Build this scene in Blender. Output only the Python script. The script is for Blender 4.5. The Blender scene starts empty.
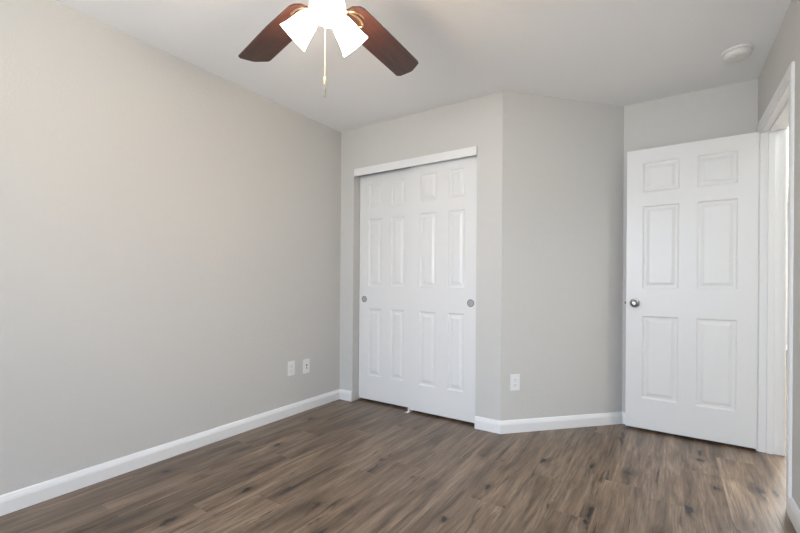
import bpy, bmesh, math, random
from mathutils import Vector, Matrix
random.seed(4)
S = bpy.context.scene
C = S.collection
PI = math.pi

# ------------------------------------------------------------------ camera
CAM_X, CAM_H, FPX = 2.5322, 1.0685, 409.3
YAW, ROLL, SHIFT = 0.5847, 0.0075, 16.09
cam = bpy.data.cameras.new('camera'); cam_o = bpy.data.objects.new('camera', cam); C.objects.link(cam_o)
cam.sensor_width = 36.0; cam.lens = 36.0 * FPX / 800.0
cam.shift_y = SHIFT / 800.0
cam.clip_start = 0.02
cam_o.matrix_world = (Matrix.Translation((CAM_X, 0, CAM_H)) @ Matrix.Rotation(YAW, 4, 'Z')
                      @ Matrix.Rotation(PI / 2, 4, 'X') @ Matrix.Rotation(ROLL, 4, 'Z'))
S.camera = cam_o

# ------------------------------------------------------------------ world, lights, exposure
w = bpy.data.worlds.new('world'); S.world = w; w.use_nodes = True
w.node_tree.nodes['Background'].inputs[0].default_value = (0.75, 0.85, 1.0, 1)
w.node_tree.nodes['Background'].inputs[1].default_value = 1.0

def area(name, loc, target, sx, sy, power, col, spread=180):
    l = bpy.data.lights.new(name, 'AREA'); l.shape = 'RECTANGLE'; l.size = sx; l.size_y = sy
    l.energy = power; l.color = col; l.spread = math.radians(spread)
    o = bpy.data.objects.new(name, l); C.objects.link(o); o.location = loc
    o.rotation_euler = (Vector(target) - Vector(loc)).to_track_quat('-Z', 'Y').to_euler()
    return o
# daylight through the window in the wall behind the camera: sky light falling in, and light bounced up off the ground outside
area('window_sky_light', (1.75, -1.37, 1.45), (1.75, 1.2, -0.6), 1.7, 1.25, 53, (0.585, 0.735, 0.98), 110)
area('window_ground_bounce', (1.75, -1.37, 1.45), (1.75, 1.2, 3.5), 1.7, 1.25, 62, (0.845, 0.90, 0.965), 140)
# added panel under the hall ceiling, brightens hall and jamb in place of daylight
area('hall_fill_light', (3.85, 5.5, 2.40), (3.85, 5.5, 0), 0.9, 4.5, 215, (0.97, 1.0, 1.0))
S.view_settings.view_transform = 'Standard'; S.view_settings.look = 'None'
S.view_settings.gamma = 1.0; S.view_settings.use_curve_mapping = False
S.view_settings.exposure = 0.03
LAMP_W, SHADE_E = 4.2, 14.5
WARM = (1.0, 0.66, 0.32)

# ------------------------------------------------------------------ node helpers and materials
def mat(name, col, rough=0.5, metal=0.0, bump=None, spec=None, trans=0, coat=0):
    m = bpy.data.materials.new(name); m.use_nodes = True
    nt = m.node_tree; b = nt.nodes['Principled BSDF']
    b.inputs['Base Color'].default_value = (*col, 1)
    b.inputs['Roughness'].default_value = rough; b.inputs['Metallic'].default_value = metal
    if spec is not None: b.inputs['Specular IOR Level'].default_value = spec
    if coat: b.inputs['Coat Weight'].default_value = coat; b.inputs['Coat Roughness'].default_value = 0.2
    if bump:
        sc, st, dist = bump
        tc = nt.nodes.new('ShaderNodeTexCoord'); n = nt.nodes.new('ShaderNodeTexNoise'); bp = nt.nodes.new('ShaderNodeBump')
        n.inputs['Scale'].default_value = sc; n.inputs['Detail'].default_value = 3
        bp.inputs['Strength'].default_value = st; bp.inputs['Distance'].default_value = dist
        nt.links.new(tc.outputs['Object'], n.inputs['Vector']); nt.links.new(n.outputs['Fac'], bp.inputs['Height'])
        nt.links.new(bp.outputs['Normal'], b.inputs['Normal'])
    return m

M = {}
M['wall'] = mat('greige_wall_paint', (0.600, 0.589, 0.556), 0.75, bump=(70, 0.35, 0.004))
M['ceiling'] = mat('ceiling_paint', (0.86, 0.865, 0.865), 0.9, bump=(55, 0.25, 0.004))
M['trim'] = mat('white_semigloss_trim', (0.81, 0.805, 0.79), 0.35)
M['door'] = mat('white_door_paint', (0.775, 0.770, 0.750), 0.38, bump=(220, 0.06, 0.001))
M['plastic'] = mat('white_plastic', (0.82, 0.82, 0.80), 0.35)
M['detector'] = mat('off_white_plastic', (0.74, 0.73, 0.70), 0.4)
M['slot'] = mat('dark_slot', (0.10, 0.10, 0.10), 0.6)
M['nickel'] = mat('satin_nickel', (0.34, 0.33, 0.32), 0.25, 1.0)
M['pull'] = mat('brushed_pull_metal', (0.42, 0.42, 0.40), 0.45, 0.4)
M['pull_rim'] = mat('aged_pull_rim', (0.20, 0.20, 0.19), 0.4, 0.6)
M['brass'] = mat('antique_brass', (0.72, 0.56, 0.32), 0.3, 1.0)
M['chain'] = mat('pale_brass_chain', (0.42, 0.37, 0.28), 0.4, 0.6)
M['grey_fob'] = mat('grey_metal_fob', (0.13, 0.13, 0.13), 0.5, 0.2)
M['dark'] = mat('dark_track_metal', (0.12, 0.12, 0.12), 0.5, 0.6)
M['glass'] = mat('window_glass', (0.9, 0.95, 1.0), 0.02)

def wood_blade():
    m = mat('mahogany_blade', (0.12, 0.035, 0.02), 0.38); nt = m.node_tree; b = nt.nodes['Principled BSDF']
    tc = nt.nodes.new('ShaderNodeTexCoord'); mp = nt.nodes.new('ShaderNodeMapping'); n = nt.nodes.new('ShaderNodeTexNoise')
    r = nt.nodes.new('ShaderNodeValToRGB'); mp.inputs['Scale'].default_value = (3, 60, 10)
    n.inputs['Scale'].default_value = 1.5; n.inputs['Detail'].default_value = 5
    r.color_ramp.elements[0].position = 0.3; r.color_ramp.elements[0].color = (0.024, 0.010, 0.009, 1)
    r.color_ramp.elements[1].position = 0.75; r.color_ramp.elements[1].color = (0.080, 0.024, 0.013, 1)
    L = nt.links.new
    L(tc.outputs['Object'], mp.inputs[0]); L(mp.outputs[0], n.inputs['Vector']); L(n.outputs['Fac'], r.inputs[0]); L(r.outputs[0], b.inputs['Base Color'])
    return m
M['blade'] = wood_blade()

def shade_mat():
    m = bpy.data.materials.new('lit_frosted_glass'); m.use_nodes = True; nt = m.node_tree; nt.nodes.clear()
    o = nt.nodes.new('ShaderNodeOutputMaterial'); e = nt.nodes.new('ShaderNodeEmission'); t = nt.nodes.new('ShaderNodeBsdfTranslucent')
    d = nt.nodes.new('ShaderNodeBsdfDiffuse'); mx = nt.nodes.new('ShaderNodeMixShader'); ad = nt.nodes.new('ShaderNodeAddShader')
    e.inputs[0].default_value = (1.0, 0.94, 0.87, 1); e.inputs[1].default_value = SHADE_E
    t.inputs[0].default_value = (0.9, 0.88, 0.84, 1); d.inputs[0].default_value = (0.85, 0.84, 0.82, 1)
    L = nt.links.new
    L(t.outputs[0], mx.inputs[1]); L(d.outputs[0], mx.inputs[2]); L(mx.outputs[0], ad.inputs[0]); L(e.outputs[0], ad.inputs[1]); L(ad.outputs[0], o.inputs[0])
    return m
M['shade'] = shade_mat()
def bulb_mat():
    m = bpy.data.materials.new('lit_bulb'); m.use_nodes = True; nt = m.node_tree; nt.nodes.clear()
    o = nt.nodes.new('ShaderNodeOutputMaterial'); e = nt.nodes.new('ShaderNodeEmission')
    e.inputs[0].default_value = (1.0, 0.85, 0.65, 1); e.inputs[1].default_value = 25
    nt.links.new(e.outputs[0], o.inputs[0]); return m
M['bulb'] = bulb_mat()

def floor_mat():
    m = bpy.data.materials.new('oak_vinyl_planks'); m.use_nodes = True; nt = m.node_tree
    b = nt.nodes['Principled BSDF']; L = nt.links.new; N = nt.nodes.new
    def val(x):
        return x
    def mth(op, a, c=None, d=None):
        n = N('ShaderNodeMath'); n.operation = op
        for i, v in enumerate((a, c, d)):
            if v is None: continue
            if isinstance(v, (int, float)): n.inputs[i].default_value = v
            else: L(v, n.inputs[i])
        return n.outputs[0]
    def comb(x, y, z):
        n = N('ShaderNodeCombineXYZ')
        for i, v in enumerate((x, y, z)):
            if isinstance(v, (int, float)): n.inputs[i].default_value = v
            else: L(v, n.inputs[i])
        return n.outputs[0]
    def white(vec):
        n = N('ShaderNodeTexWhiteNoise'); n.noise_dimensions = '3D'; L(vec, n.inputs['Vector']); return n.outputs['Value']
    def noise(vec, scale, detail=3, rough=0.55, dist=0.0):
        n = N('ShaderNodeTexNoise'); L(vec, n.inputs['Vector']); n.inputs['Scale'].default_value = scale
        n.inputs['Detail'].default_value = detail; n.inputs['Roughness'].default_value = rough; n.inputs['Distortion'].default_value = dist
        return n.outputs['Fac']
    def ramp(fac, stops):
        r = N('ShaderNodeValToRGB'); cr = r.color_ramp
        while len(cr.elements) < len(stops): cr.elements.new(0.5)
        for e, (p, c) in zip(cr.elements, stops): e.position = p; e.color = (*c, 1) if len(c) == 3 else c
        L(fac, r.inputs[0]); return r.outputs[0]
    def mix(kind, fac, a, c):
        n = N('ShaderNodeMix'); n.data_type = 'RGBA'; n.blend_type = kind
        for s, v in ((n.inputs['Factor'], fac), (n.inputs[6], a), (n.inputs[7], c)):
            if isinstance(v, (int, float)): s.default_value = v
            elif isinstance(v, tuple): s.default_value = (*v, 1)
            else: L(v, s)
        return n.outputs[2]
    tc = N('ShaderNodeTexCoord'); sp = N('ShaderNodeSeparateXYZ'); L(tc.outputs['Object'], sp.inputs[0])
    X, Y = sp.outputs[0], sp.outputs[1]
    PW, PL = 0.178, 1.22
    u = mth('DIVIDE', mth('ADD', X, 10.045), PW); row = mth('FLOOR', u); fu = mth('FRACT', u)
    off = white(comb(row, 3.7, 1.3))
    v = mth('ADD', mth('DIVIDE', mth('ADD', Y, 20), PL), off); colm = mth('FLOOR', v); fv = mth('FRACT', v)
    pid = comb(row, colm, 0.5)
    r1 = white(pid); r2 = white(comb(colm, row, 7.5))
    # coordinates inside each plank, shifted per plank so grain never continues across a seam
    gx = mth('ADD', X, mth('MULTIPLY', r1, 37.0)); gy = mth('ADD', Y, mth('MULTIPLY', r2, 53.0))
    # knots: ragged dark eyes, drawn out along the grain
    wobx = noise(comb(mth('MULTIPLY', gx, 38), mth('MULTIPLY', gy, 13), 1.0), 1.0, 3); woby = noise(comb(mth('MULTIPLY', gx, 38), mth('MULTIPLY', gy, 13), 9.0), 1.0, 3)
    def knots(sx, sy, thr, rmin, rvar, zz):
        kv = comb(mth('ADD', mth('MULTIPLY', gx, sx), mth('MULTIPLY', wobx, 0.45)), mth('ADD', mth('MULTIPLY', gy, sy), mth('MULTIPLY', woby, 0.55)), zz)
        vor = N('ShaderNodeTexVoronoi'); vor.voronoi_dimensions = '3D'; vor.inputs['Scale'].default_value = 1.0; vor.inputs['Randomness'].default_value = 0.9; L(kv, vor.inputs['Vector'])
        sc = N('ShaderNodeSeparateColor'); L(vor.outputs['Color'], sc.inputs[0])
        on = mth('GREATER_THAN', sc.outputs[0], thr); sz = mth('MULTIPLY_ADD', sc.outputs[1], rvar, rmin)
        def fall(k): return mth('MULTIPLY', on, mth('SUBTRACT', 1.0, mth('MINIMUM', mth('DIVIDE', vor.outputs['Distance'], mth('MULTIPLY', sz, k)), 1.0)))
        return fall(1.0), fall(3.0)
    k1, n1 = knots(9.0, 5.2, 0.62, 0.09, 0.13, 0.0)
    k2, n2 = knots(15.0, 3.0, 0.72, 0.13, 0.12, 4.0)
    kcore = mth('MINIMUM', mth('MULTIPLY', mth('MAXIMUM', k1, k2), 2.2), 1.0); near = mth('MAXIMUM', n1, n2)
    wx = mth('ADD', gx, mth('MULTIPLY', near, 0.018))
    fig = noise(comb(mth('MULTIPLY', wx, 15), mth('MULTIPLY', gy, 1.3), 0), 1.0, 6, 0.66, 0.35)
    fine = noise(comb(mth('MULTIPLY', wx, 150), mth('MULTIPLY', gy, 5.0), 2.0), 1.0, 5, 0.7, 0.3)
    mid = noise(comb(mth('MULTIPLY', wx, 60), mth('MULTIPLY', gy, 3.0), 8.0), 1.0, 4, 0.65, 0.5)
    streak = noise(comb(mth('MULTIPLY', wx, 32), mth('MULTIPLY', gy, 2.0), 5.0), 1.0, 4, 0.62, 0.7)
    base = ramp(fig, [(0.30, (0.060, 0.039, 0.025)), (0.46, (0.135, 0.092, 0.059)), (0.60, (0.200, 0.143, 0.096)), (0.76, (0.300, 0.224, 0.158))])
    tone = ramp(r2, [(0.0, (0.84, 0.83, 0.83)), (0.35, (0.97, 0.96, 0.95)), (0.7, (1.03, 1.03, 1.04)), (1.0, (1.15, 1.14, 1.13))])
    c = mix('MULTIPLY', 1.0, base, tone)
    c = mix('MULTIPLY', 0.9, c, ramp(fine, [(0.32, (0.60, 0.58, 0.57)), (0.5, (1, 1, 1)), (0.70, (1.25, 1.25, 1.25))]))
    c = mix('MULTIPLY', 0.9, c, ramp(mid, [(0.34, (0.62, 0.60, 0.58)), (0.48, (1, 1, 1)), (0.68, (1.28, 1.27, 1.26))]))
    c = mix('MULTIPLY', 1.0, c, ramp(streak, [(0.30, (0.18, 0.16, 0.15)), (0.345, (0.62, 0.58, 0.56)), (0.39, (1, 1, 1)), (1, (1.04, 1.04, 1.04))]))
    c = mix('MULTIPLY', 1.0, c, ramp(near, [(0.0, (1, 1, 1)), (0.5, (0.80, 0.76, 0.73)), (1.0, (0.42, 0.37, 0.34))]))
    c = mix('MIX', mth('MINIMUM', kcore, 0.92), c, (0.008, 0.007, 0.007))
    # seams
    eu = mth('MULTIPLY', mth('MINIMUM', fu, mth('SUBTRACT', 1.0, fu)), PW)
    ev = mth('MULTIPLY', mth('MINIMUM', fv, mth('SUBTRACT', 1.0, fv)), PL)
    seam = mth('SUBTRACT', 1.0, mth('MINIMUM', mth('DIVIDE', mth('MINIMUM', eu, ev), 0.0016), 1.0))
    c = mix('MIX', mth('MULTIPLY', seam, 0.30), c, (0.035, 0.028, 0.024))
    L(c, b.inputs['Base Color'])
    b.inputs['Roughness'].default_value = 0.42
    L(mth('MULTIPLY_ADD', fine, 0.18, 0.26), b.inputs['Roughness'])
    bp = N('ShaderNodeBump'); bp.inputs['Strength'].default_value = 0.25; bp.inputs['Distance'].default_value = 0.002
    L(mth('SUBTRACT', fine, mth('MULTIPLY', seam, 1.5)), bp.inputs['Height']); L(bp.outputs[0], b.inputs['Normal'])
    return m
M['floor'] = floor_mat()

# ------------------------------------------------------------------ mesh helpers
def obj(name, bm, m, parent=None, smooth=False, bevel=0, seg=2):
    bmesh.ops.recalc_face_normals(bm, faces=bm.faces)
    me = bpy.data.meshes.new(name); bm.to_mesh(me); bm.free()
    if smooth:
        for p in me.polygons: p.use_smooth = True
    me.materials.append(m)
    o = bpy.data.objects.new(name, me); C.objects.link(o)
    if parent: o.parent = parent
    if bevel:
        b = o.modifiers.new('bevel', 'BEVEL'); b.width = bevel; b.segments = seg; b.limit_method = 'ANGLE'; b.angle_limit = math.radians(40)
    if smooth:
        e = o.modifiers.new('edge_split', 'EDGE_SPLIT'); e.split_angle = math.radians(38)
    return o
def tag(o, label, cat, group=None, kind=None):
    o['label'] = label; o['category'] = cat
    if group: o['group'] = group
    if kind: o['kind'] = kind
    return o
def empty(name, loc=(0, 0, 0), rz=0.0):
    o = bpy.data.objects.new(name, None); C.objects.link(o); o.location = loc; o.rotation_euler = (0, 0, rz); o.empty_display_size = 0.1
    return o
def box(bm, x0, x1, y0, y1, z0, z1):
    v = [bm.verts.new((x, y, z)) for z in (z0, z1) for x, y in ((x0, y0), (x1, y0), (x1, y1), (x0, y1))]
    for f in ((3, 2, 1, 0), (4, 5, 6, 7), (0, 1, 5, 4), (1, 2, 6, 5), (2, 3, 7, 6), (3, 0, 4, 7)): bm.faces.new([v[i] for i in f])
def prism(bm, pts, z0, z1):
    a = [bm.verts.new((x, y, z0)) for x, y in pts]; b = [bm.verts.new((x, y, z1)) for x, y in pts]; n = len(pts)
    bm.faces.new(a[::-1]); bm.faces.new(b)
    for i in range(n): bm.faces.new((a[i], a[(i + 1) % n], b[(i + 1) % n], b[i]))
def lathe(bm, prof, mtx=None, seg=32, cap=True):
    """profile of (radius, height) turned about +Z, then moved by mtx"""
    mtx = mtx or Matrix.Identity(4); rings = []
    for r, z in prof:
        if r < 1e-6: rings.append([bm.verts.new(mtx @ Vector((0, 0, z)))])
        else: rings.append([bm.verts.new(mtx @ Vector((r * math.cos(2 * PI * k / seg), r * math.sin(2 * PI * k / seg), z))) for k in range(seg)])
    for a, b in zip(rings, rings[1:]):
        for k in range(seg):
            k2 = (k + 1) % seg
            if len(a) == 1 and len(b) == 1: continue
            if len(a) == 1: bm.faces.new((a[0], b[k], b[k2]))
            elif len(b) == 1: bm.faces.new((a[k], b[0], a[k2]))
            else: bm.faces.new((a[k], a[k2], b[k2], b[k]))
    if cap:
        for r in (rings[0], rings[-1]):
            if len(r) > 1: bm.faces.new(r)
def tube(bm, pts, r, seg=10, closed=False):
    pts = [Vector(p) for p in pts]; n = len(pts); rings = []; up = None
    for i, p in enumerate(pts):
        a = pts[(i - 1) % n] if (closed or i > 0) else p; b = pts[(i + 1) % n] if (closed or i < n - 1) else p
        t = (b - a).normalized()
        if up is None: up = t.orthogonal().normalized()
        up = (up - t * up.dot(t)).normalized(); s = t.cross(up)
        rr = r[i] if isinstance(r, (list, tuple)) else r
        rings.append([bm.verts.new(p + (up * math.cos(2 * PI * k / seg) + s * math.sin(2 * PI * k / seg)) * rr) for k in range(seg)])
    m = n if closed else n - 1
    for i in range(m):
        A, B = rings[i], rings[(i + 1) % n]
        for k in range(seg): bm.faces.new((A[k], A[(k + 1) % seg], B[(k + 1) % seg], B[k]))
    if not closed: bm.faces.new(rings[0][::-1]); bm.faces.new(rings[-1])
def to_axis(loc, axis):
    return Matrix.Translation(loc) @ Vector(axis).to_track_quat('Z', 'Y').to_matrix().to_4x4()

# ------------------------------------------------------------------ room dimensions
HC = 2.44
Y1 = 2.8306                      # closet wall
P2 = Vector((1.5254, Y1)); P3 = Vector((2.2236, 3.5742)); Y3 = 3.5742
X4 = 3.007; YB = -1.45           # right wall, wall behind the camera
XH = 4.55; YH = 9.19             # hall
CX0, CX1, CZ = 0.155, 1.333, 2.055     # closet opening
DN, DF, DZ = 2.662, 3.470, 2.049       # doorway: near jamb, far jamb, head
WT = 0.121

bm = bmesh.new(); box(bm, -0.1, XH + 0.1, YB - 0.1, YH + 0.1, -0.1, 0)
tag(obj('floor', bm, M['floor']), 'brown wood-look plank floor running through the room and doorway', 'floor', kind='structure')
bm = bmesh.new(); box(bm, -0.1, XH + 0.1, YB - 0.1, YH + 0.1, HC, HC + 0.1)
tag(obj('ceiling', bm, M['ceiling']), 'flat off-white painted ceiling above the room', 'ceiling', kind='structure')

bm = bmesh.new(); box(bm, -0.1, 0, YB - 0.1, Y3 + WT, 0, HC)
tag(obj('wall_left', bm, M['wall']), 'long greige wall on the left with two cover plates near its far end', 'wall', kind='structure')
# closet wall with its opening, one footprint either side and a head above
TD = 0.13
nd = (P3 - P2).normalized(); nrm = Vector((-nd.y, nd.x))       # points into the closet
bm = bmesh.new()
box(bm, 0, CX0, Y1, Y1 + TD, 0, HC)
box(bm, CX0, CX1, Y1, Y1 + TD, CZ, HC)
prism(bm, [(CX1, Y1), tuple(P2), (P2.x - TD * 0.42, Y1 + TD), (CX1, Y1 + TD)], 0, HC)
bmesh.ops.remove_doubles(bm, verts=bm.verts, dist=1e-5)
tag(obj('wall_closet', bm, M['wall']), 'greige wall around the white sliding closet doors', 'wall', kind='structure')
bm = bmesh.new()
A = P2; B = P3; q = Vector((P2.x - TD * 0.42, Y1 + TD)); r_ = B + nrm * 0.10
prism(bm, [tuple(A), tuple(B), (r_.x, B.y), tuple(q)], 0, HC)
tag(obj('wall_diagonal', bm, M['wall']), 'angled greige wall between the closet and the open door', 'wall', kind='structure')
bm = bmesh.new(); box(bm, 0, X4, Y3, Y3 + WT, 0, HC)
tag(obj('wall_back', bm, M['wall']), 'greige wall behind the open white door', 'wall', kind='structure')
bm = bmesh.new(); jt = 0.016
box(bm, X4, X4 + WT, YB - 0.1, DN - jt, 0, HC); box(bm, X4, X4 + WT, DF + jt, YH, 0, HC); box(bm, X4, X4 + WT, DN - jt, DF + jt, DZ + jt, HC)
tag(obj('wall_right', bm, M['wall']), 'greige wall on the right with the doorway in it', 'wall', kind='structure')
# wall behind the camera with its window
WX0, WX1, WZ0, WZ1 = 0.85, 2.65, 0.80, 2.10
bm = bmesh.new()
box(bm, 0, WX0, YB - 0.1, YB, 0, HC); box(bm, WX1, X4, YB - 0.1, YB, 0, HC)
box(bm, WX0, WX1, YB - 0.1, YB, 0, WZ0); box(bm, WX0, WX1, YB - 0.1, YB, WZ1, HC)
tag(obj('wall_front', bm, M['wall']), 'greige wall behind the camera with the window in it', 'wall', kind='structure')
bm = bmesh.new()
for a in ((WX0, WX0 + .05, WZ0, WZ1), (WX1 - .05, WX1, WZ0, WZ1), (WX0, WX1, WZ0, WZ0 + .05), (WX0, WX1, WZ1 - .05, WZ1), (1.73, 1.77, WZ0, WZ1)):
    box(bm, a[0], a[1], YB - 0.085, YB - 0.04, a[2], a[3])
win = tag(obj('window_1', bm, M['trim']), 'white framed window behind the camera', 'window', kind='structure')
bm = bmesh.new(); box(bm, WX0 + .05, WX1 - .05, YB - 0.066, YB - 0.062, WZ0 + .05, WZ1 - .05); obj('pane', bm, M['glass'], win)
# hall beyond the doorway
bm = bmesh.new(); box(bm, XH, XH + 0.1, 1.2, YH + .1, 0, HC); tag(obj('wall_hall_side', bm, M['wall']), 'far side wall of the hall beyond the doorway', 'wall', kind='structure')
bm = bmesh.new(); box(bm, X4, XH, YH, YH + 0.1, 0, HC); tag(obj('wall_hall_end', bm, M['wall']), 'pale end wall of the hall seen through the door gap', 'wall', kind='structure')
bm = bmesh.new(); box(bm, X4 + WT, XH, 1.2, 1.3, 0, HC); tag(obj('wall_hall_near', bm, M['wall']), 'near end wall of the hall beyond the doorway', 'wall', kind='structure')

# ------------------------------------------------------------------ baseboards
BP = [(0, 0), (0.0145, 0), (0.0145, 0.060), (0.0125, 0.066), (0.0125, 0.0685), (0.0095, 0.075), (0.0060, 0.084), (0.0035, 0.0875), (0, 0.089)]
def offset_pt(A, B, Cc, d, side):
    """corner B of path A-B-C moved inward by d"""
    t1 = (B - A).normalized(); t2 = (Cc - B).normalized()
    n1 = Vector((t1.y, -t1.x)) * side; n2 = Vector((t2.y, -t2.x)) * side
    bis = (n1 + n2); bis = bis / bis.dot(n1); return B + bis * d
def baseboard(name, A, B, prev=None, nxt=None, side=1, label=''):
    A = Vector(A); B = Vector(B); t = (B - A).normalized(); n = Vector((t.y, -t.x)) * side
    bm = bmesh.new(); ra = []; rb = []
    for d, z in BP:
        pa = offset_pt(Vector(prev), A, B, d, side) if prev else A + n * d
        pb = offset_pt(A, B, Vector(nxt), d, side) if nxt else B + n * d
        ra.append(bm.verts.new((*pa, z))); rb.append(bm.verts.new((*pb, z)))
    k = len(BP)
    for i in range(k): bm.faces.new((ra[i], ra[(i + 1) % k], rb[(i + 1) % k], rb[i]))
    bm.faces.new(ra); bm.faces.new(rb[::-1])
    return tag(obj(name, bm, M['trim']), label, 'baseboard', kind='structure')
baseboard('baseboard_left', (0, YB), (0, Y1), None, (CX0, Y1), 1, 'long white baseboard along the foot of the left wall')
baseboard('baseboard_closet_left', (0, Y1), (CX0 - .004, Y1), (0, YB), None, 1, 'very short white baseboard piece left of the closet doors')
baseboard('baseboard_closet_right', (CX1 + .002, Y1), tuple(P2), None, tuple(P3), 1, 'short white baseboard piece right of the closet doors')
baseboard('baseboard_diagonal', tuple(P2), tuple(P3), (CX1, Y1), (X4, Y3), 1, 'white baseboard along the foot of the angled wall')
baseboard('baseboard_back', tuple(P3), (X4, Y3), tuple(P2), (X4, 3.0), 1, 'white baseboard hidden behind the open door')
CW = 0.058; CT = 0.013
baseboard('baseboard_right', (X4, DN - 0.006 - CW), (X4, YB), None, (0, YB), 1, 'white baseboard at the lower right corner beside the door casing')
baseboard('baseboard_front', (X4, YB), (0, YB), (X4, 2), (0, 2), 1, 'white baseboard on the wall behind the camera')
baseboard('baseboard_hall_end', (X4 + WT, YH), (XH, YH), None, None, 1, 'white baseboard at the far end of the hall')

# ------------------------------------------------------------------ doorway frame: jamb, stop, casing
bm = bmesh.new()
xa, xb = X4 - 0.001, X4 + WT + 0.001
box(bm, xa, xb, DN - jt, DN, 0, DZ); box(bm, xa, xb, DF, DF + jt, 0, DZ); box(bm, xa, xb, DN - jt, DF + jt, DZ, DZ + jt)
frame = tag(obj('trim_1', bm, M['trim'], bevel=0.0015), 'white door frame and casing around the doorway at the right', 'door frame', kind='structure')
bm = bmesh.new(); s0, s1 = X4 + 0.038, X4 + 0.072
box(bm, s0, s1, DN, DN + .011, 0, DZ); box(bm, s0, s1, DF - .011, DF, 0, DZ); box(bm, s0, s1, DN + .011, DF - .011, DZ - .011, DZ)
obj('door_stop', bm, M['trim'], frame, bevel=0.002)
CP = [(0, 0), (0, 0.007), (0.004, 0.0095), (0.012, 0.0085), (0.020, 0.0095), (0.032, 0.0125), (0.046, 0.0135), (0.054, 0.0125), (CW, 0.009), (CW, 0)]  # (out from opening, off wall)
def casing(xw, sgn, parent):
    bm = bmesh.new(); rv = 0.006
    path = [(DN - rv, 0, -1, 0), (DN - rv, DZ + rv, -1, 1), (DF + rv, DZ + rv, 1, 1), (DF + rv, 0, 1, 0)]
    rings = []
    for (y, z, dy, dz) in path: rings.append([bm.verts.new((xw + sgn * t, y + dy * o, z + dz * o)) for o, t in CP])
    n = len(CP)
    for a, b in zip(rings, rings[1:]):
        for i in range(n): bm.faces.new((a[i], a[(i + 1) % n], b[(i + 1) % n], b[i]))
    bm.faces.new(rings[0]); bm.faces.new(rings[-1][::-1])
    return obj('casing', bm, M['trim'], parent)
casing(X4, -1, frame); casing(X4 + WT, 1, frame)

# closet header board and the track behind it
bm = bmesh.new(); box(bm, CX0 + .014, CX1 + .002, Y1 - 0.016, Y1 - 0.0005, 2.013, 2.078)
hb = tag(obj('trim_2', bm, M['trim'], bevel=0.002), 'plain white header board across the top of the closet opening', 'trim', kind='structure')
bm = bmesh.new(); box(bm, CX0 + .004, CX1 - .004, Y1 + 0.03, Y1 + 0.128, 2.044, 2.054); obj('sliding_track', bm, M['dark'], hb)

# ------------------------------------------------------------------ six-panel doors
def panel_face(bm, x0, x1, z0, z1, y, s, xs, zs, panels):
    """flat face at depth y (s=-1 faces -Y) with moulded raised panels sunk into it"""
    def V(x, yy, z): return bm.verts.new((x, yy, z))
    gx = sorted(set([x0, x1] + [v for p in panels for v in p[:2]])); gz = sorted(set([z0, z1] + [v for p in panels for v in p[2:]]))
    ps = [tuple(round(v, 5) for v in p) for p in panels]
    for a, b in zip(gx, gx[1:]):
        for c, d in zip(gz, gz[1:]):
            if tuple(round(v, 5) for v in (a, b, c, d)) in ps:
                prof = [(0, 0), (0.004, 0.004), (0.009, 0.0075), (0.013, 0.008), (0.024, 0.008), (0.040, 0.003), (0.043, 0.0022)]
                rings = []
                for i, dp in prof:
                    yy = y - s * dp
                    rings.append([V(a + i, yy, c + i), V(b - i, yy, c + i), V(b - i, yy, d - i), V(a + i, yy, d - i)])
                for r0, r1 in zip(rings, rings[1:]):
                    for k in range(4): bm.faces.new((r0[k], r0[(k + 1) % 4], r1[(k + 1) % 4], r1[k]))
                bm.faces.new(rings[-1])
            else: bm.faces.new((V(a, y, c), V(b, y, c), V(b, y, d), V(a, y, d)))
def door_mesh(wd, h, t, cols, rows):
    """local x 0..wd, y 0..t (front at y=0), z 0..h"""
    panels = [(a, b, c, d) for a, b in cols for c, d in rows]
    bm = bmesh.new()
    panel_face(bm, 0, wd, 0, h, 0, -1, None, None, panels); panel_face(bm, 0, wd, 0, h, t, 1, None, None, panels)
    gx = sorted(set([0, wd] + [v for p in cols for v in p])); gz = sorted(set([0, h] + [v for p in rows for v in p]))
    def V(x, y, z): return bm.verts.new((x, y, z))
    for x in (0, wd):
        for c, d in zip(gz, gz[1:]): bm.faces.new((V(x, 0, c), V(x, t, c), V(x, t, d), V(x, 0, d)))
    for z in (0, h):
        for a, b in zip(gx, gx[1:]): bm.faces.new((V(a, 0, z), V(b, 0, z), V(b, t, z), V(a, t, z)))
    bmesh.ops.remove_doubles(bm, verts=bm.verts, dist=1e-5)
    return bm
ROWS = [(0.220, 0.820), (1.020, 1.620), (1.720, 1.935)]

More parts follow.
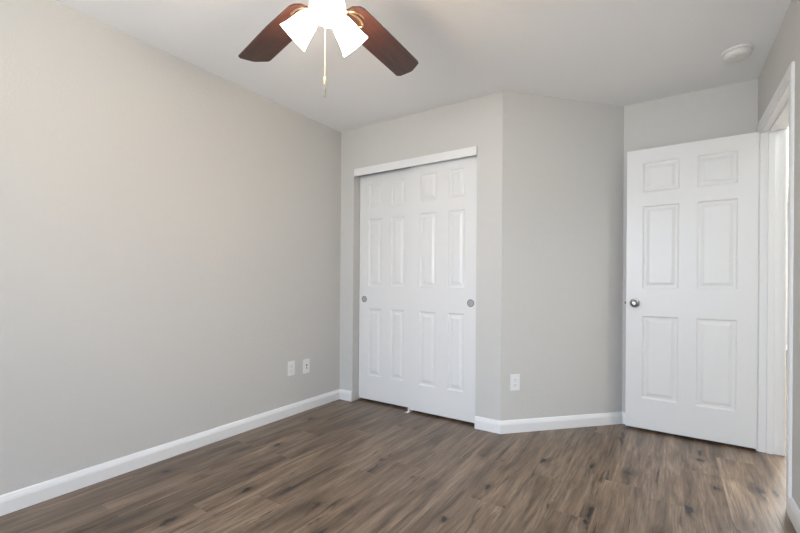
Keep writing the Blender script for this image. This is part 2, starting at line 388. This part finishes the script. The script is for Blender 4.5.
# the room door, open and parallel to the back wall, hinged on the far jamb
HX, HY = 2.997, 3.455; EX, EY = 2.2555, 3.4700
DW = math.hypot(HX - EX, HY - EY); ang = math.atan2(HY - EY, HX - EX)
d1 = obj('door_1', door_mesh(DW, 2.034, 0.035, [(0.103, 0.322), (0.423, 0.640)], ROWS), M['door'])
d1.location = (EX, EY, 0.019); d1.rotation_euler = (0, 0, ang)
tag(d1, 'white six-panel hinged door standing open at the right', 'door', kind='structure')
def door_knobs(parent, x, z):
    for sgn, y0 in ((-1, 0.0), (1, 0.035)):
        bm = bmesh.new(); lathe(bm, [(0.033, 0), (0.033, 0.004), (0.029, 0.009), (0.0, 0.010)], to_axis((x, y0, z), (0, sgn, 0)), 32, False)
        obj('rose', bm, M['nickel'], parent, True)
        bm = bmesh.new()
        lathe(bm, [(0.012, 0.006), (0.012, 0.022), (0.018, 0.028), (0.026, 0.036), (0.0285, 0.045), (0.027, 0.054), (0.021, 0.060), (0.013, 0.062), (0.0115, 0.0605), (0.0075, 0.0605), (0.0065, 0.063), (0, 0.0635)],
              to_axis((x, y0, z), (0, sgn, 0)), 32, False)
        kn = obj('door_knob', bm, M['nickel'], parent, True)
        if sgn == -1: kn['label'] = 'round satin nickel door knob'
        bm = bmesh.new(); box(bm, x - .005, x + .005, y0 + sgn * .0625 - .001, y0 + sgn * .0625 + .0025, z - .0012, z + .0012); obj('privacy_slot', bm, M['slot'], kn)
door_knobs(d1, 0.056, 0.912)
bm = bmesh.new(); box(bm, -0.0015, 0.0005, 0.006, 0.029, 0.883, 0.941); obj('latch_plate', bm, M['nickel'], d1)
bm = bmesh.new(); box(bm, -0.012, 0.0, 0.010, 0.024, 0.904, 0.920); lb = obj('latch_bolt', bm, M['dark'], d1, bevel=0.002)
for z in (0.32, 1.06, 1.77):
    bm = bmesh.new(); lathe(bm, [(0, -.001), (0.0055, 0), (0.0055, 0.089), (0, 0.090)], Matrix.Translation((DW + 0.006, 0.040, z)), 12, False)
    hg = obj('hinge', bm, M['trim'], d1, True)
    # leaf lying on the jamb face
    bm = bmesh.new(); box(bm, DW + 0.016, DW + 0.046, 0.0, 0.0, 0, 0) if False else box(bm, DW + 0.0185, DW + 0.048, 0.0125, 0.0150, z, z + .089)
    hl = obj('hinge_leaf', bm, M['trim'], hg, bevel=0.0006)

# sliding closet doors (left one on the rear track)
CWD = 0.612
cols = [(0.103, 0.262), (0.362, 0.516)]
crow = [(0.216, 0.816), (1.016, 1.616), (1.716, 1.934)]
def closet_door(name, x0, y0, wd, pull_x, label, cols):
    o = obj(name, door_mesh(wd, 2.020, 0.034, cols, crow), M['door']); o.location = (x0, y0, 0.018)
    tag(o, label, 'door', kind='structure')
    ax_ = to_axis((pull_x, 0, 0.899), (0, -1, 0))
    bm = bmesh.new(); lathe(bm, [(0.024, 0.0), (0.024, 0.0010), (0.0, 0.0008)], ax_, 32, False)
    p = obj('finger_pull', bm, M['pull'], o, True); p['label'] = 'round recessed metal finger pull'
    bm = bmesh.new(); lathe(bm, [(0.0285, 0), (0.0285, 0.0022), (0.026, 0.0032), (0.0235, 0.0028), (0.0225, 0.0)], ax_, 32, False)
    obj('pull_rim', bm, M['pull_rim'], p, True)
    return o
closet_door('door_2', CX0 + 0.004, Y1 + 0.084, 0.600, 0.058, 'white six-panel closet door on the left, sliding behind the other', [(0.103, 0.248), (0.348, 0.488)])
closet_door('door_3', 0.722, Y1 + 0.045, 0.609, 0.549, 'white six-panel closet door on the right, in front of the other', [(0.098, 0.251), (0.356, 0.496)])
# floor guide between the sliding doors
gd = empty('door_guide', (0.730, Y1 + 0.01, 0))
tag(gd, 'small white plastic floor guide where the two closet doors overlap', 'door guide')
bm = bmesh.new(); box(bm, -0.014, 0.012, -0.010, 0.075, 0, 0.004); obj('base_plate', bm, M['plastic'], gd, bevel=0.001)
bm = bmesh.new(); box(bm, -0.007, 0.007, 0.022, 0.032, 0.0, 0.034); obj('guide_fin', bm, M['plastic'], gd, bevel=0.001)

# ------------------------------------------------------------------ wall plates
def plate(name, loc, rz, label, kind):
    """local: plate lies in XZ, faces -Y"""
    e = empty(name, loc, rz); tag(e, label, 'outlet' if kind == 'duplex' else 'wall plate', 'electrical cover plates on the walls')
    bm = bmesh.new(); box(bm, -0.0375, 0.0375, -0.006, 0, -0.0585, 0.0585); obj('faceplate', bm, M['plastic'], e, bevel=0.003, seg=3)
    def screw(z):
        bm = bmesh.new(); lathe(bm, [(0.0035, 0), (0.003, 0.001), (0, 0.0012)], to_axis((0, -0.006, z), (0, -1, 0)), 12, False); return obj('screw', bm, M['detector'], e)
    if kind == 'duplex':
        for z in (-0.0195, 0.0195):
            bm = bmesh.new()
            pts = [(0.017 * math.cos(a), 0.017 * math.sin(a)) for a in [2 * PI * k / 28 for k in range(28)]]
            vs = [(x, max(-0.0138, min(0.0138, y))) for x, y in pts]
            f = [bm.verts.new((x, -0.0085, z + y)) for x, y in vs]; g = [bm.verts.new((x, -0.005, z + y)) for x, y in vs]
            bm.faces.new(f); bm.faces.new(g[::-1])
            for k in range(28): bm.faces.new((f[k], f[(k + 1) % 28], g[(k + 1) % 28], g[k]))
            rc = obj('receptacle', bm, M['plastic'], e)
            bm = bmesh.new()
            box(bm, -0.0072, -0.0052, -0.0090, -0.0084, z - 0.001, z + 0.008); box(bm, 0.0052, 0.0072, -0.0090, -0.0084, z - 0.0, z + 0.007)
            lathe(bm, [(0.0025, 0), (0.0025, 0.0006)], to_axis((0, -0.0084, z - 0.0075), (0, -1, 0)), 12)
            obj('slots', bm, M['slot'], rc)
        screw(0)
    else:
        for z, r in ((0.011, 0.0075), (-0.013, 0.0055)):
            bm = bmesh.new(); lathe(bm, [(r, 0), (r, 0.003), (r * .8, 0.005), (0, 0.005)], to_axis((0, -0.006, z), (0, -1, 0)), 16, False)
            j = obj('jack', bm, M['grey_fob'], e); j['label'] = 'dark round cable jack'
        screw(0.045); screw(-0.045)
    return e
plate('wall_outlet', (0, 2.253, 0.374), PI / 2, 'white duplex outlet low on the left wall, left of the jack plate', 'duplex')
plate('jack_plate', (0, 2.415, 0.366), PI / 2, 'white cover plate with two dark jacks, low on the left wall nearest the closet', 'jack')
adir = math.atan2(nd.y, nd.x); pp = P2 + nd * 0.110
plate('wall_outlet', (pp.x, pp.y, 0.358), adir, 'white duplex outlet low on the angled wall between closet and door', 'duplex')

# ------------------------------------------------------------------ smoke detector
sd = empty('smoke_detector', (2.848, 3.085, HC)); tag(sd, 'round off-white smoke detector on the ceiling above the open door', 'smoke detector')
fl = Matrix.Rotation(PI, 4, 'X')
bm = bmesh.new(); lathe(bm, [(0.0, 0), (0.074, 0), (0.074, 0.008), (0.072, 0.011), (0.066, 0.012), (0, 0.012)], fl, 48, False); obj('mounting_base', bm, M['detector'], sd, True)
bm = bmesh.new(); lathe(bm, [(0.064, 0.012), (0.0655, 0.018), (0.064, 0.030), (0.058, 0.037), (0.046, 0.041), (0.030, 0.0415), (0.0, 0.0415)], fl, 48, False); obj('cover', bm, M['detector'], sd, True)
bm = bmesh.new(); lathe(bm, [(0.011, 0.041), (0.011, 0.0435), (0.009, 0.0445), (0, 0.0445)], fl @ Matrix.Translation((-0.015, 0.02, 0)), 20, False); obj('test_button', bm, M['plastic'], sd, True)
bm = bmesh.new()
for k in range(20):
    a = 2 * PI * k / 20; m_ = fl @ Matrix.Rotation(a, 4, 'Z') @ Matrix.Translation((0.0648, 0, 0.024))
    vs = bmesh.ops.create_cube(bm, size=1.0, matrix=m_ @ Matrix.Diagonal((0.002, 0.012, 0.004, 1)))
obj('vent_slots', bm, M['detector'], sd)

# ------------------------------------------------------------------ ceiling fan with three lit shades
FX, FY, FZ = 1.4596, 1.108, 2.150
fan = empty('ceiling_fan', (FX, FY, HC)); tag(fan, 'ceiling fan with reddish brown wooden blades and three lit white glass shades', 'ceiling fan')
Z = lambda z: z - HC
bm = bmesh.new(); lathe(bm, [(0, 0), (0.068, 0), (0.068, -0.02), (0.055, -0.045), (0.022, -0.062), (0, -0.062)], None, 40, False); obj('canopy', bm, M['brass'], fan, True)
bm = bmesh.new(); lathe(bm, [(0.013, -0.055), (0.013, Z(2.335))], None, 20); obj('downrod', bm, M['brass'], fan, True)
bm = bmesh.new(); lathe(bm, [(0, Z(2.345)), (0.03, Z(2.345)), (0.05, Z(2.325)), (0.095, Z(2.300)), (0.118, Z(2.265)), (0.118, Z(2.215)), (0.100, Z(2.185)), (0.070, Z(2.172)), (0, Z(2.172))], None, 48, False); obj('motor_housing', bm, M['brass'], fan, True)
bm = bmesh.new(); lathe(bm, [(0, Z(2.172)), (0.062, Z(2.172)), (0.066, Z(2.150)), (0.060, Z(2.115)), (0.052, Z(2.105)), (0.050, Z(2.080)), (0.040, Z(2.062)), (0.016, Z(2.050)), (0.008, Z(2.040)), (0, Z(2.038))], None, 40, False)
obj('light_fitter', bm, M['brass'], fan, True)
def blade_bm():
    pts = [(0.128, 0.030), (0.145, 0.055), (0.165, 0.063), (0.35, 0.070), (0.610, 0.077), (0.628, 0.073), (0.664, 0.022), (0.668, 0.008), (0.667, -0.052), (0.655, -0.066), (0.35, -0.069), (0.165, -0.061), (0.145, -0.053), (0.128, -0.030)]
    bm = bmesh.new(); t = 0.003
    a = [bm.verts.new((r, -l, -t)) for r, l in pts]; b = [bm.verts.new((r, -l, t)) for r, l in pts]; n = len(pts)
    bm.faces.new(a); bm.faces.new(b[::-1])
    for i in range(n): bm.faces.new((a[i], b[i], b[(i + 1) % n], a[(i + 1) % n]))
    return bm
def iron_bm():
    bm = bmesh.new()
    loop = []
    for k in range(28):
        a = 2 * PI * k / 28; u = math.cos(a); wdt = 0.023 * (0.75 + 0.25 * u)
        loop.append((0.178 + 0.055 * u, wdt * math.sin(a), -0.008))
    tube(bm, loop, 0.0045, 8, True)
    tube(bm, [(0.085, 0, 0.035), (0.10, 0, 0.012), (0.112, 0, -0.004), (0.126, 0, -0.008)], 0.007, 8)
    for y in (-0.028, 0.028):
        tube(bm, [(0.126, 0, -0.007), (0.14, y * 0.7, -0.006), (0.170, y * 1.2, -0.005), (0.20, y * 1.25, -0.005)], 0.0035, 6)
    return bm
BL = [94.7, 166.6, 238.6, 310.6, 22.6]
b0 = i0 = None
for k, a in enumerate(BL):
    if b0 is None:
        b0 = obj('blade', blade_bm(), M['blade'], fan); i0 = obj('blade_iron', iron_bm(), M['brass'], b0, True)
        i0['label'] = 'brass looped bracket under the blade'; bb = b0
    else:
        bb = b0.copy(); C.objects.link(bb); bb.parent = fan
        ii = i0.copy(); C.objects.link(ii); ii.parent = bb
    bb.rotation_mode = 'QUATERNION'
    bb.rotation_quaternion = (Matrix.Rotation(math.radians(a), 4, 'Z') @ Matrix.Rotation(math.radians(-7), 4, 'X')).to_quaternion()
    bb.location = (0, 0, Z(FZ))
th = math.radians(40); SL = 0.115; RM = 0.139
for a in (196.5, 76.5, 316.5):
    a = math.radians(a); out = Vector((math.cos(a), math.sin(a), 0)); ax = out * math.cos(th) + Vector((0, 0, -math.sin(th)))
    mouth = out * RM + Vector((0, 0, Z(1.995))); neck = mouth - ax * SL
    bm = bmesh.new()
    s = out * 0.042 + Vector((0, 0, Z(2.10))); tube(bm, [s, s + out * 0.018 + Vector((0, 0, 0.012)), neck - ax * 0.022 + Vector((0, 0, 0.004)), neck - ax * 0.005], [0.008, 0.008, 0.009, 0.010], 12)
    lathe(bm, [(0, -0.026), (0.014, -0.026), (0.021, -0.018), (0.026, -0.004), (0.027, 0.006), (0.024, 0.006)], to_axis(neck, ax), 28, False)
    arm = obj('light_arm', bm, M['brass'], fan, True)
    prof = [(0.0235, 0), (0.030, 0.008), (0.037, 0.025), (0.043, 0.048), (0.0465, 0.070), (0.0515, 0.092), (0.0590, SL)]
    full = prof + [(r - 0.0025, z) for r, z in reversed(prof)]
    bm = bmesh.new(); lathe(bm, full, to_axis(neck, ax), 48, False)
    sh = obj('lamp_shade', bm, M['shade'], arm, True); sh['label'] = 'lit frosted white glass bell shade'
    bm = bmesh.new(); lathe(bm, [(0, 0.0), (0.012, 0.002), (0.013, 0.02), (0.022, 0.045), (0.025, 0.058), (0.021, 0.075), (0.010, 0.084), (0, 0.085)], to_axis(neck, ax), 24, False)
    obj('bulb', bm, M['bulb'], arm, True)
    pl = bpy.data.lights.new('bulb_light', 'POINT'); pl.energy = LAMP_W; pl.color = WARM; pl.shadow_soft_size = 0.03
    po = bpy.data.objects.new('bulb_light', pl); C.objects.link(po); po.parent = fan; po.location = mouth + ax * 0.03
# pull chain
bm = bmesh.new(); cx_, cy_ = -0.006, 0.004
z = 2.045
while z > 1.822:
    bmesh.ops.create_icosphere(bm, subdivisions=1, radius=0.0026, matrix=Matrix.Translation((cx_, cy_, Z(z)))); z -= 0.0052
ch = obj('pull_chain', bm, M['chain'], fan, True)
bm = bmesh.new(); lathe(bm, [(0, 0), (0.0035, -0.002), (0.0048, -0.008), (0.0048, -0.020), (0.003, -0.026), (0, -0.027)], Matrix.Translation((cx_, cy_, Z(1.832))), 14, False); obj('connector', bm, M['brass'], ch, True)
bm = bmesh.new(); lathe(bm, [(0, 0), (0.0018, -0.001), (0.0022, -0.012), (0.0035, -0.020), (0.0036, -0.042), (0.002, -0.048), (0, -0.049)], Matrix.Translation((cx_, cy_, Z(1.803))), 14, False)
fb = obj('chain_fob', bm, M['grey_fob'], ch, True); fb['label'] = 'slim grey metal fob'
